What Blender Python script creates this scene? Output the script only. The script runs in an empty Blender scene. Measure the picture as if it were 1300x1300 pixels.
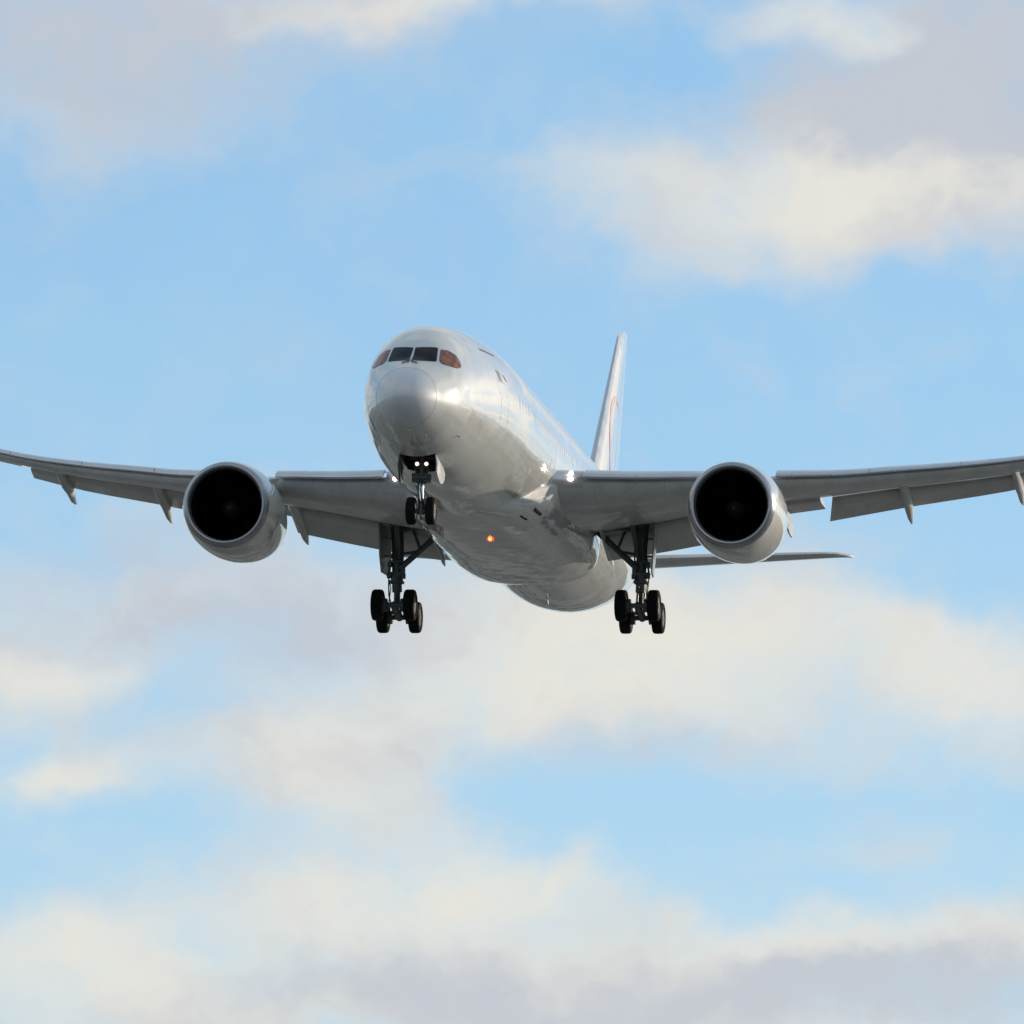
import bpy, bmesh, math, random
import numpy as np
from mathutils import Matrix, Vector

random.seed(7)
scene = bpy.context.scene
rad = math.radians

# ------------------------------------------------------------------ camera
# The jet is modelled in its own frame: x aft from the nose, y towards the jet's left wing, z up.
# RM / TV hold the jet's measured attitude and offset as seen from the spotter's position.
RM = np.array([[0.14126769733868627, 0.9897210226770774, 0.02226510632504131],
               [0.14930600654581044, 0.000933002355412365, -0.9887905976069691],
               [0.9786476148736928, -0.14300848498478982, 0.14763949039598923]])
TV = np.array([-0.53030995, -1.4238192, 400.04337837])
P0 = np.array([25.0, 0.0, 0.0])
FPX = 12909.364            # focal length in pixels of a 1300 px wide frame
ELEV = 6.0                 # the camera looks up by this many degrees
CAM = np.array([0.0, 0.0, 1.7])
a_ = rad(ELEV)
Q = np.array([[1, 0, 0], [0, math.sin(a_), math.cos(a_)], [0, -math.cos(a_), math.sin(a_)]])
F_ = np.diag([1.0, -1.0, 1.0])
BASE = np.array([29.0, 0.0, -4.9])      # root of the jet: under the wings at wheel height
G = Q @ RM @ F_
org = CAM + Q @ (RM @ (BASE - P0) + TV)

cd = bpy.data.cameras.new('camera')
cam = bpy.data.objects.new('camera', cd)
scene.collection.objects.link(cam)
cam.location = CAM
cam.rotation_euler = (rad(90 + ELEV), 0, 0)
cd.sensor_width = 36.0
cd.lens = 36.0 * FPX / 1300.0
cd.clip_start = 0.5
cd.clip_end = 60000
scene.camera = cam

# ------------------------------------------------------------------ light
SUN_AZ = 58.0      # degrees to the right of the viewing direction
SUN_EL = 9.3
SUN_E = 3.0
SKY = 0.15
EXPO = 0.2
saz, sel = rad(SUN_AZ), rad(SUN_EL)
sdir = Vector((math.sin(saz) * math.cos(sel), math.cos(saz) * math.cos(sel), math.sin(sel)))
sl = bpy.data.lights.new('sun', 'SUN')
sl.energy = SUN_E
sl.angle = rad(0.55)
sl.color = (1.0, 0.86, 0.68)
so = bpy.data.objects.new('sun', sl)
scene.collection.objects.link(so)
so.rotation_euler = sdir.to_track_quat('Z', 'Y').to_euler()
so.location = (60, 0, 80)

vs = scene.view_settings
vs.view_transform = 'Standard'
vs.look = 'None'
vs.exposure = EXPO
vs.gamma = 1.0
vs.use_curve_mapping = False
scene.render.engine = 'CYCLES'
scene.cycles.max_bounces = 6
scene.cycles.use_denoising = True

# ------------------------------------------------------------------ world: daylight sky with soft clouds
w = bpy.data.worlds.new("World")
scene.world = w
w.use_nodes = True
nt = w.node_tree
nt.nodes.clear()


class NB:
    def __init__(s, tree):
        s.t = tree

    def new(s, typ, **kw):
        n = s.t.nodes.new(typ)
        for k, v in kw.items():
            setattr(n, k, v)
        return n

    def put(s, inp, v):
        if hasattr(v, 'is_output'):
            s.t.links.new(v, inp)
        else:
            inp.default_value = v

    def m(s, op, a, b=None, c=None, clamp=False):
        n = s.new('ShaderNodeMath', operation=op, use_clamp=clamp)
        s.put(n.inputs[0], a)
        if b is not None:
            s.put(n.inputs[1], b)
        if c is not None:
            s.put(n.inputs[2], c)
        return n.outputs[0]

    def vm(s, op, a, b=None, c=None, out=0):
        n = s.new('ShaderNodeVectorMath', operation=op)
        s.put(n.inputs[0], a)
        if b is not None:
            s.put(n.inputs[1], b)
        if c is not None:
            s.put(n.inputs[2], c)
        return n.outputs[out]

    def comb(s, x, y, z):
        n = s.new('ShaderNodeCombineXYZ')
        for i, v in enumerate((x, y, z)):
            s.put(n.inputs[i], v)
        return n.outputs[0]

    def noise(s, vec, scale, detail=4, rough=.5, dist=0.0, out='Fac'):
        n = s.new('ShaderNodeTexNoise')
        s.put(n.inputs['Vector'], vec)
        n.inputs['Scale'].default_value = scale
        n.inputs['Detail'].default_value = detail
        n.inputs['Roughness'].default_value = rough
        n.inputs['Distortion'].default_value = dist
        return n.outputs[out]

    def ramp(s, v, lo, hi, t0=0.0, t1=1.0, interp='SMOOTHSTEP'):
        n = s.new('ShaderNodeMapRange', interpolation_type=interp)
        s.put(n.inputs['Value'], v)
        n.inputs['From Min'].default_value = lo
        n.inputs['From Max'].default_value = hi
        n.inputs['To Min'].default_value = t0
        n.inputs['To Max'].default_value = t1
        return n.outputs[0]

    def mix(s, f, a, b, blend='MIX'):
        n = s.new('ShaderNodeMix', data_type='RGBA', blend_type=blend)
        s.put(n.inputs['Factor'], f)
        s.put(n.inputs['A'], a)
        s.put(n.inputs['B'], b)
        return n.outputs['Result']


b = NB(nt)
tc = b.new('ShaderNodeTexCoord')
D = b.vm('NORMALIZE', tc.outputs['Generated'])
sp = b.new('ShaderNodeSeparateXYZ')
nt.links.new(D, sp.inputs[0])
dx, dy, dz = sp.outputs
sky = b.new('ShaderNodeTexSky', sky_type='NISHITA', sun_disc=False)
sky.sun_elevation = sel
sky.sun_rotation = saz
sky.altitude = 200
sky.air_density = 0.7
sky.dust_density = 0.0
sky.ozone_density = 3.0
hs = b.new('ShaderNodeHueSaturation')
hs.inputs['Saturation'].default_value = 1.0
hs.inputs['Value'].default_value = 1.0
nt.links.new(sky.outputs[0], hs.inputs['Color'])
skyc = b.mix(1.0, hs.outputs[0], (SKY, SKY, SKY, 1), 'MULTIPLY')

# compass coordinates of the sky, in units of 1 degree; zero in the viewing direction
az = b.m('MULTIPLY', b.m('ARCTAN2', dx, dy), 180 / math.pi)
el = b.m('MULTIPLY', b.m('ARCSINE', dz), 180 / math.pi)
ev = b.m('SUBTRACT', el, ELEV)
p2 = b.comb(az, ev, 0.0)
warp = b.noise(b.vm('MULTIPLY', p2, (1.0, 1.25, 1)), 1.1, 4, .55, out='Color')
wv = b.vm('MULTIPLY', b.vm('SUBTRACT', warp, (.5, .5, .5)), (1.0, .8, 0))
p2w = b.vm('ADD', p2, wv)

DEG = 5.770 / 1300      # degrees of sky per photo pixel


def blobs(vec, lst):
    tot = None
    for (px, py, rx, ry, amp) in lst:
        c = ((px - 650) * DEG, (650 - py) * DEG, 0)
        q = b.vm('MULTIPLY', b.vm('SUBTRACT', vec, c), (1 / (rx * DEG), 1 / (ry * DEG), 0))
        r2 = b.vm('DOT_PRODUCT', q, q, out=1)
        g = b.m('MULTIPLY', b.m('POWER', 2.718, b.m('MULTIPLY', r2, -1.0)), amp)
        tot = g if tot is None else b.m('ADD', tot, g)
    return tot


CL = [(120, 35, 330, 95, 1.0), (150, 150, 200, 60, .45), (540, 0, 280, 45, .85), (60, 165, 130, 50, .35),
      (1220, 60, 180, 140, 1.1), (1020, 20, 110, 45, .5), (900, 70, 90, 45, -.35), (1130, 150, 170, 90, .65), (1080, 210, 190, 85, .8), (790, 205, 150, 60, .75), (1000, 285, 260, 60, .75), (1270, 260, 140, 80, .8), (880, 340, 120, 30, .3), (500, 210, 50, 40, .18),
      (240, 760, 280, 85, .95), (30, 870, 150, 65, .95), (640, 800, 260, 105, .95), (920, 780, 200, 80, .85), (1260, 850, 150, 75, .85), (1120, 800, 120, 50, .5),
      (820, 900, 340, 60, .75), (400, 940, 170, 65, .85), (70, 985, 110, 40, .75), (450, 1035, 130, 45, .75), (370, 990, 170, 60, .5), (120, 950, 90, 45, .3), (110, 1070, 70, 35, .3), (200, 905, 120, 30, -.35), (190, 1060, 70, 35, -.2), (30, 1105, 120, 25, -.3), (1150, 960, 190, 40, .35),
      (70, 1215, 180, 65, .9), (430, 1150, 300, 75, .9), (640, 1110, 150, 45, .55), (700, 1235, 350, 65, .85), (1060, 1210, 240, 50, .85), (1290, 1180, 150, 60, .85), (700, 1020, 260, 30, -.3),
      (300, 1290, 440, 50, .8), (1000, 1290, 520, 50, .8), (1150, 1080, 140, 28, .4), (1080, 480, 130, 30, .2), (250, 650, 160, 40, .35)]
GR = [(120, 30, 330, 80, .7), (1250, 60, 170, 110, 1.0), (1170, 130, 150, 70, .7), (330, 790, 250, 60, .6), (1000, 110, 60, 60, .2), (760, 220, 100, 30, .1), (1200, 300, 120, 60, .2),
      (150, 690, 170, 40, .4), (1150, 1245, 280, 45, .8), (650, 1290, 300, 45, .5), (60, 910, 90, 40, .2), (120, 140, 180, 60, .45), (700, 950, 260, 40, .25), (480, 1240, 200, 30, .3),
      (90, 1210, 150, 55, -.5), (650, 1115, 150, 50, -.5), (430, 1150, 150, 40, -.2), (860, 830, 260, 80, -.4), (1090, 245, 150, 45, -.35), (780, 195, 120, 40, -.15), (50, 860, 90, 45, -.35),
      (1260, 840, 90, 60, -.4), (70, 975, 110, 40, -.35), (1060, 20, 90, 35, -.5), (520, 5, 220, 25, -.3), (1010, 1190, 150, 30, -.3), (600, 860, 120, 60, -.15)]
near = b.ramp(b.m('MAXIMUM', b.m('ABSOLUTE', az), b.m('ABSOLUTE', ev)), 3.2, 5.5, 1.0, 0.0)
field = blobs(p2w, CL)
tex = b.noise(b.vm('MULTIPLY', p2w, (1.0, 1.15, 1)), 1.7, 6, .52)
fine = b.noise(b.vm('MULTIPLY', p2w, (1.0, 1.2, 1)), 5.0, 5, .55)
dl = b.m('ADD', field, b.m('MULTIPLY', b.m('SUBTRACT', tex, .5), 1.3))
dl = b.m('ADD', dl, b.m('MULTIPLY', b.m('SUBTRACT', fine, .5), .3))
cl_near = b.ramp(dl, -.12, 1.35)
# the rest of the sky: the same kind of broken cloud on a flat layer
zc = b.m('MAXIMUM', b.m('ADD', dz, .08), .04)
lay = b.vm('SCALE', b.comb(dx, dy, 0.0), None)
lay_n = lay.node
nt.links.new(b.m('DIVIDE', 1.0, zc), lay_n.inputs['Scale'])
far_n = b.noise(lay, .75, 6, .55, .4)
cl_far = b.ramp(far_n, .41, .62, 0.0, .95)
cmask = b.m('ADD', b.m('MULTIPLY', cl_near, near), b.m('MULTIPLY', cl_far, b.m('SUBTRACT', 1.0, near)))
veil = b.ramp(b.noise(b.vm('MULTIPLY', p2w, (.5, 1.0, 1)), .8, 4, .55), .25, .75, .42, .62)
skyc = b.mix(b.m('MULTIPLY', veil, b.ramp(dz, -.01, .03)), skyc, (.345, .56, .735, 1))      # thin high haze
skyc = b.mix(b.ramp(ev, 1.5, -3.2, .0, .5, 'LINEAR'), skyc, (.44, .60, .72, 1))           # paler towards the horizon
cmask = b.m('MULTIPLY', cmask, b.ramp(dz, -.01, .015))
gr_near = b.m('ADD', blobs(p2w, GR), b.m('ADD', b.m('MULTIPLY', b.m('SUBTRACT', tex, .14), 1.0), b.m('MULTIPLY', b.m('SUBTRACT', fine, .5), .5)))
gfac = b.ramp(b.m('ADD', b.m('MULTIPLY', gr_near, near), b.m('MULTIPLY', b.ramp(far_n, .5, .8), b.m('SUBTRACT', 1.0, near))), 0.0, 1.0)
ccol = b.mix(gfac, (.74, .695, .61, 1), (.50, .51, .545, 1))
# cloud is brighter towards the low sun
toward = b.ramp(b.vm('DOT_PRODUCT', D, tuple(sdir), out=1), 0.6, 1.0, 1.0, 1.6)
ccol = b.vm('SCALE', ccol, None)
nt.links.new(toward, ccol.node.inputs['Scale'])
fincol = b.mix(b.m('MULTIPLY', cmask, .9), skyc, ccol)
bg = b.new('ShaderNodeBackground')
nt.links.new(fincol, bg.inputs['Color'])
bg.inputs['Strength'].default_value = 1.0
wo = b.new('ShaderNodeOutputWorld')
nt.links.new(bg.outputs[0], wo.inputs['Surface'])


# ------------------------------------------------------------------ materials
def mat(name, col, rough=.4, metal=0.0, coat=0.0,  var=0.0, vscale=.4, bump=0.0, bscale=.5, streak=0.0, emit=None, estr=0.0, spec=.5, stretch=(1, 1, 1), cior=1.5, panel=None):
    m = bpy.data.materials.new(name)
    m.use_nodes = True
    t = m.node_tree
    k = NB(t)
    p = t.nodes['Principled BSDF']
    p.inputs['Roughness'].default_value = rough
    p.inputs['Metallic'].default_value = metal
    p.inputs['Coat Weight'].default_value = coat
    p.inputs['Coat Roughness'].default_value = .05
    p.inputs['Coat IOR'].default_value = cior
    p.inputs['Specular IOR Level'].default_value = spec
    c = (*col, 1)
    tcx = k.new('ShaderNodeTexCoord').outputs['Object']
    out = None
    if var:
        n = k.noise(k.vm('MULTIPLY', tcx, stretch), vscale, 5, .6)
        f = k.ramp(n, .3, .7)
        out = k.mix(f, tuple(x * (1 - var) for x in col) + (1,), tuple(min(1, x * (1 + var * .5)) for x in col) + (1,))
    if streak:
        n2 = k.noise(k.vm('MULTIPLY', tcx, (.05, 1.2, 1.2)), 1.2, 3, .5)
        f2 = k.m('MULTIPLY', k.ramp(n2, .45, .8), streak)
        out = k.mix(f2, out if out is not None else c, tuple(x * .45 for x in col) + (1,))
    if panel:
        s3 = k.new('ShaderNodeSeparateXYZ')
        t.links.new(tcx, s3.inputs[0])
        tot = None
        for ax, stp in enumerate(panel):
            if stp:
                fr_ = k.m('FRACT', k.m('ADD', k.m('DIVIDE', s3.outputs[ax], stp), .37))
                ln = k.m('LESS_THAN', fr_, .028 / stp)
                tot = ln if tot is None else k.m('MAXIMUM', tot, ln)
        out = k.mix(k.m('MULTIPLY', tot, .3), out if out is not None else c, tuple(x * .3 for x in col) + (1,))
    if out is not None:
        t.links.new(out, p.inputs['Base Color'])
    else:
        p.inputs['Base Color'].default_value = c
    if var:
        n3 = k.noise(tcx, 1.3, 4, .6)
        t.links.new(k.ramp(n3, .3, .7, max(.02, rough * .75), rough * 1.3), p.inputs['Roughness'])
    if bump:
        bn = k.new('ShaderNodeBump')
        bn.inputs['Strength'].default_value = 1.0
        bn.inputs['Distance'].default_value = bump
        t.links.new(k.noise(k.vm('MULTIPLY', tcx, (.6, 1, 1)), bscale, 3, .5), bn.inputs['Height'])
        t.links.new(bn.outputs[0], p.inputs['Normal'])
        t.links.new(bn.outputs[0], p.inputs['Coat Normal'])
    if emit:
        p.inputs['Emission Color'].default_value = (*emit, 1)
        p.inputs['Emission Strength'].default_value = estr
    return m


M = {}
M['paint'] = mat('pearl_white_paint', (.56, .56, .545), .42, .0, 1.0, .05, .35, .034, .5, .10, spec=.3, cior=1.75, panel=(5.7, 0, 0))
M['belly'] = mat('fairing_paint', (.54, .54, .53), .4, .0, 1.0, .10, .5, .045, .6, .2, spec=.3, cior=1.75, panel=(2.3, 1.55, 0))
M['radome'] = mat('radome_paint', (.55, .56, .575), .4, 0, .8, .05, .6, spec=.3)
M['wing'] = mat('wing_grey_paint', (.50, .50, .50), .4, .0, .25, .12, .5, .006, .5, .25, panel=(1.9, 1.27, 0))
M['flap'] = mat('flap_grey_paint', (.47, .47, .47), .42, .0, .2, .12, .5, .003, .5, .25, panel=(0, 3.1, 0))
M['slat'] = mat('slat_metal', (.56, .575, .61), .34, .5, .2, .08, .6)
M['lip'] = mat('inlet_lip_metal', (.36, .37, .40), .3, .8, .1, .06, .8)
M['cowl'] = mat('cowl_paint', (.60, .59, .565), .4, .0, 1.0, .06, .5, .022, .7, .10, spec=.3, cior=1.7, panel=(2.15, 0, 0))
M['duct'] = mat('inlet_duct_painted_shade', (.006, .006, .007), .8, var=.2, spec=.1)  # grey lining made near black; the intake's shade is in the colour
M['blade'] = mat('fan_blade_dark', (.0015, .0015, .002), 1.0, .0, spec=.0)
M['spin'] = mat('spinner_dark', (.012, .012, .013), .5, var=.1)
M['hot'] = mat('nozzle_metal', (.28, .25, .22), .4, .9, var=.2)
M['glass'] = mat('windscreen_glass', (.012, .009, .009), .06, spec=.13, var=.5, vscale=2)
M['sglass'] = mat('side_glass_painted_reflection', (.24, .085, .05), .10, spec=.3, var=.6, vscale=4)  # brownish reflection and interior tone painted into the glass colour
M['seal'] = mat('window_seal', (.09, .09, .095), .6, var=.1)
M['cabin'] = mat('cabin_window_glass', (.47, .475, .475), .3, coat=1.0, spec=.3, var=.05, cior=1.75)
M['rubber'] = mat('tyre_rubber', (.008, .008, .008), .85, var=.3, vscale=6, spec=.15)
M['rim'] = mat('wheel_rim_paint', (.03, .03, .03), .6, .1, var=.2, vscale=5)
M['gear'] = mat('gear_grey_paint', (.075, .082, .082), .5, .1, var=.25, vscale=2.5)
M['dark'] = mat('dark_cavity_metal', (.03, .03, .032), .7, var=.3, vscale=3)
M['chrome'] = mat('piston_chrome', (.75, .75, .75), .15, 1.0, var=.05)
M['gdoor'] = mat('gear_door_paint', (.26, .26, .25), .35, .1, .2, .12, 1.2)
M['ndoor'] = mat('nose_door_paint', (.72, .72, .69), .3, .1, .3, .08, 1.2)
M['seam'] = mat('panel_seam', (.42, .425, .43), .6, var=.1)
M['ink'] = mat('dark_marking', (.12, .13, .17), .5, var=.1)
M['red'] = mat('red_tail_marking', (.62, .30, .29), .35, coat=.4, var=.08)
M['lamp'] = mat('lamp_glow', (.9, .85, .8), .3, emit=(1.0, .74, .56), estr=9.0)
M['taxilamp'] = mat('taxi_lamp_glow', (.9, .85, .8), .3, emit=(1.0, .74, .58), estr=2.2)
M['redlamp'] = mat('beacon_glow', (.8, .1, .05), .3, emit=(1.0, .045, .02), estr=1.6)
M['redcore'] = mat('beacon_core_glow', (.9, .5, .3), .3, emit=(1.0, .30, .07), estr=2.6)

# ------------------------------------------------------------------ mesh helpers
ROOT = bpy.data.objects.new('passenger_jet', None)
scene.collection.objects.link(ROOT)
ROOT['label'] = 'white twin engine passenger jet with landing gear and flaps down flying among clouds'
ROOT['category'] = 'airplane'
ROOT.empty_display_size = 2
ROOT.matrix_world = Matrix([[G[0][0], G[0][1], G[0][2], org[0]], [G[1][0], G[1][1], G[1][2], org[1]],
                            [G[2][0], G[2][1], G[2][2], org[2]], [0, 0, 0, 1]])


class MB:
    """collects vertices and faces in the jet's frame (y towards the jet's left wing)"""

    def __init__(s):
        s.v, s.f, s.mi = [], [], []

    def add(s, vs_, fs, mi=0):
        o = len(s.v)
        s.v += [tuple(map(float, q)) for q in vs_]
        s.f += [tuple(i + o for i in f) for f in fs]
        s.mi += [mi] * len(fs)

    def loft(s, rings, closed=True, caps=True, mi=0):
        n = len(rings[0])
        vs_ = [p for r in rings for p in r]
        fs = []
        for i in range(len(rings) - 1):
            for j in range(n if closed else n - 1):
                k = (j + 1) % n
                fs.append((i * n + j, i * n + k, (i + 1) * n + k, (i + 1) * n + j))
        if caps and closed:
            fs.append(tuple(range(n)))
            fs.append(tuple((len(rings) - 1) * n + j for j in range(n)))
        s.add(vs_, fs, mi)

    def tube(s, pts, r, n=12, mi=0):
        pts = [np.array(p, float) for p in pts]
        rs = r if isinstance(r, (list, tuple)) else [r] * len(pts)
        rings = []
        ref = None
        for i, p in enumerate(pts):
            d = pts[min(i + 1, len(pts) - 1)] - pts[max(i - 1, 0)]
            d /= np.linalg.norm(d)
            if ref is None:
                ref = np.array([1.0, 0, 0]) if abs(d[0]) < .8 else np.array([0, 1.0, 0])
            u = np.cross(d, ref); u /= np.linalg.norm(u)
            v = np.cross(d, u)
            rings.append([p + rs[i] * (math.cos(t) * u + math.sin(t) * v) for t in np.linspace(0, 2 * math.pi, n, endpoint=False)])
        s.loft(rings, mi=mi)

    def lathe(s, prof, cen, axis='x', n=64, mi=0, closed=False):
        """prof: list of (along, radius)"""
        rings = []
        for a, r in prof:
            ring = []
            for t in np.linspace(0, 2 * math.pi, n, endpoint=False):
                c_, s_ = r * math.cos(t), r * math.sin(t)
                q = {'x': (a, c_, s_), 'y': (c_, a, s_), 'z': (c_, s_, a)}[axis]
                ring.append((q[0] + cen[0], q[1] + cen[1], q[2] + cen[2]))
            rings.append(ring)
        if closed:
            rings.append(rings[0])
        s.loft(rings, caps=not closed, mi=mi)

    def box(s, lo, hi, mi=0):
        x0, y0, z0 = lo
        x1, y1, z1 = hi
        s.add([(x0, y0, z0), (x1, y0, z0), (x1, y1, z0), (x0, y1, z0), (x0, y0, z1), (x1, y0, z1), (x1, y1, z1), (x0, y1, z1)],
              [(0, 3, 2, 1), (4, 5, 6, 7), (0, 1, 5, 4), (1, 2, 6, 5), (2, 3, 7, 6), (3, 0, 4, 7)], mi)

    def slab(s, poly, d, mi=0):
        """extrude a polygon (3D points) by vector d"""
        n = len(poly)
        vs_ = [tuple(p) for p in poly] + [tuple(np.array(p) + np.array(d)) for p in poly]
        fs = [tuple(range(n)), tuple(range(n, 2 * n))] + [(i, (i + 1) % n, (i + 1) % n + n, i + n) for i in range(n)]
        s.add(vs_, fs, mi)

    def build(s, name, mats, parent=None, smooth=True, sharp=40, bevel=0.0, recalc=True):
        me = bpy.data.meshes.new(name)
        off = BASE
        me.from_pydata([(p[0] - off[0], -(p[1] - off[1]), p[2] - off[2]) for p in s.v], [], s.f)
        for mm in (mats if isinstance(mats, (list, tuple)) else [mats]):
            me.materials.append(mm)
        for i, p in enumerate(me.polygons):
            p.material_index = s.mi[i]
        bm = bmesh.new()
        bm.from_mesh(me)
        bmesh.ops.remove_doubles(bm, verts=bm.verts, dist=1e-4)
        if recalc:
            bmesh.ops.recalc_face_normals(bm, faces=bm.faces)
        if bevel:
            bmesh.ops.bevel(bm, geom=[e for e in bm.edges if len(e.link_faces) == 2 and e.calc_face_angle(0) > rad(50)], offset=bevel, segments=2, affect='EDGES')
        for f in bm.faces:
            f.smooth = smooth
        if smooth:
            for e in bm.edges:
                e.smooth = not (len(e.link_faces) == 2 and e.calc_face_angle(0) > rad(sharp))
        bm.to_mesh(me)
        bm.free()
        o = bpy.data.objects.new(name, me)
        scene.collection.objects.link(o)
        o.parent = parent if parent is not None else ROOT
        return o


def pchip(xs, ys):
    xs, ys = np.array(xs, float), np.array(ys, float)
    h = np.diff(xs); dl_ = np.diff(ys) / h
    m_ = np.zeros(len(xs))
    for i in range(1, len(xs) - 1):
        if dl_[i - 1] * dl_[i] > 0:
            w1, w2 = 2 * h[i] + h[i - 1], h[i] + 2 * h[i - 1]
            m_[i] = (w1 + w2) / (w1 / dl_[i - 1] + w2 / dl_[i])
    m_[0], m_[-1] = dl_[0], dl_[-1]

    def f(x):
        x = min(max(x, xs[0]), xs[-1])
        i = min(int(np.searchsorted(xs, x, 'right')) - 1, len(xs) - 2)
        t = (x - xs[i]) / h[i]
        return (ys[i] * (1 + 2 * t) * (1 - t) ** 2 + h[i] * m_[i] * t * (1 - t) ** 2 + ys[i + 1] * t * t * (3 - 2 * t) + h[i] * m_[i + 1] * t * t * (t - 1))
    return f


# ------------------------------------------------------------------ ground (out of frame below, mirrored in the glossy belly)
gm = bpy.data.materials.new('airfield_ground')
gm.use_nodes = True
gk = NB(gm.node_tree)
gp = gm.node_tree.nodes['Principled BSDF']
gp.inputs['Roughness'].default_value = .95
gp.inputs['Specular IOR Level'].default_value = .1
go_ = gk.new('ShaderNodeTexCoord').outputs['Object']
gn = gk.noise(go_, .006, 6, .6)
gcol = gk.mix(gk.ramp(gn, .42, .58), (.09, .088, .075, 1), (.27, .26, .235, 1))
gcol = gk.mix(gk.ramp(gk.noise(go_, .03, 3, .6), .58, .66), gcol, (.44, .43, .41, 1))
gm.node_tree.links.new(gcol, gp.inputs['Base Color'])
gme = bpy.data.meshes.new('ground')
S = 25000
gme.from_pydata([(-S, -S, 0), (S, -S, 0), (S, S, 0), (-S, S, 0)], [], [(0, 1, 2, 3)])
gme.materials.append(gm)
gob = bpy.data.objects.new('ground', gme)
gob['kind'] = 'structure'
scene.collection.objects.link(gob)

# ------------------------------------------------------------------ fuselage
#        x      top    bottom  half-width  height of the widest line
PROF = [(0.0, -.78, -.82, .02, -.80), (.06, -.58, -1.02, .25, -.80), (.2, -.36, -1.25, .45, -.79), (.5, -.07, -1.52, .74, -.78), (1.2, .38, -1.88, 1.14, -.74),
        (2.1, .86, -2.14, 1.53, -.66), (2.75, 1.33, -2.30, 1.76, -.58), (3.4, 1.78, -2.40, 1.92, -.5), (4.0, 2.10, -2.49, 2.05, -.44), (5.0, 2.50, -2.62, 2.22, -.34),
        (6.0, 2.75, -2.72, 2.37, -.26), (7.0, 2.92, -2.80, 2.51, -.19), (8.0, 3.04, -2.86, 2.63, -.11), (9.5, 3.16, -2.92, 2.79, -.02), (11, 3.22, -2.95, 2.89, .04), (13, 3.25, -2.97, 2.96, .08),
        (24, 3.25, -2.97, 2.96, .08), (38, 3.25, -2.97, 2.96, .08), (41, 3.25, -2.93, 2.95, .10), (44, 3.25, -2.72, 2.89, .2), (47, 3.23, -2.32, 2.73, .38),
        (50, 3.16, -1.78, 2.42, .6), (53, 3.03, -1.15, 2.0, .85), (56, 2.80, -.45, 1.48, 1.1), (59, 2.42, .25, .94, 1.3), (61.5, 1.92, .82, .46, 1.36), (62.6, 1.58, 1.12, .16, 1.34), (62.8, 1.43, 1.28, .05, 1.35)]
_t = [math.sqrt(p[0]) for p in PROF]
fT, fB, fW, fC = [pchip(_t, [p[i] for p in PROF]) for i in (1, 2, 3, 4)]


def sect(x):
    t = math.sqrt(max(x, 0))
    return fT(t), fB(t), fW(t), fC(t)


CE = .93


def skin(x, th, off=0.0):
    """point on the fuselage; th = 0 at the jet's left side, 90 deg at the crown"""
    top, bot, wd, zc_ = sect(x)
    c_, s_ = math.cos(th), math.sin(th)
    if s_ >= 0:          # the crown is slightly fuller than an ellipse
        p = np.array([x, wd * math.copysign(abs(c_) ** CE, c_), zc_ + (top - zc_) * s_ ** CE])
    else:
        p = np.array([x, wd * c_, zc_ + (zc_ - bot) * s_])
    if off:
        e = 1e-3
        a = skin(x + e, th) - skin(x - e if x > e else 0, th)
        q = skin(x, th + e) - skin(x, th - e)
        nn = np.cross(q, a)
        nn /= np.linalg.norm(nn)
        if nn[1] * c_ + nn[2] * s_ < 0:
            nn = -nn
        p = p + nn * off
    return p


BAYX0, BAYX1, BAYW = 4.1, 6.3, .68
NSIDE = 40          # columns between the bay's two edges, going round over the crown


def cols(x):
    wd = sect(x)[2]
    ph = math.asin(min(BAYW / wd, .34))
    a0, a1 = -math.pi / 2 + ph, 1.5 * math.pi - ph
    th = list(np.linspace(a0, a1, NSIDE * 2 + 1))
    th += [1.5 * math.pi - ph + ph * 2 * k / 6 for k in range(1, 6)]
    return th


fx = sorted(set([round(v, 3) for v in list(1.2 + (np.linspace(0, 1, 36)) * 2.9)] + [BAYX0, BAYX1] + list(np.round(np.linspace(4.1, 6.3, 9), 3)) +
                list(np.round(np.linspace(6.3, 14, 20), 3)) + list(np.arange(15, 38, 1.5)) + list(np.arange(38, 62.6, .8)) + [62.6, 62.8]))
fx = [v for i, v in enumerate(fx) if i == 0 or v - fx[i - 1] > .02]
NC = NSIDE * 2 + 6
body = MB()
vsF = [skin(x, t) for x in fx for t in cols(x)]
fsF = []
for i in range(len(fx) - 1):
    for j in range(NC):
        k = (j + 1) % NC
        if j >= NSIDE * 2 and BAYX0 - 1e-6 <= fx[i] and fx[i + 1] <= BAYX1 + 1e-6:
            continue
        fsF.append((i * NC + j, i * NC + k, (i + 1) * NC + k, (i + 1) * NC + j))
fsF.append(tuple((len(fx) - 1) * NC + j for j in range(NC)))
body.add(vsF, fsF)
fus = body.build('fuselage', M['paint'])

nx = [.004, .015, .06, .12, .2, .32, .5, .7, .95, 1.185]
rd = MB()
rd.loft([[skin(x, t) for t in cols(x)] for x in nx], caps=False)
rd.f.append(tuple(range(NC))); rd.mi.append(0)
rd.build('radome', M['radome'], fus)
sm = MB()
sm.loft([[skin(1.185 + d, t, o) for t in cols(1.2)] for d, o in ((-.004, -.02), (-.004, .003), (.028, .003), (.028, -.02))], caps=False)
sm.build('radome_seam', M['seam'], fus)

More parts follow.
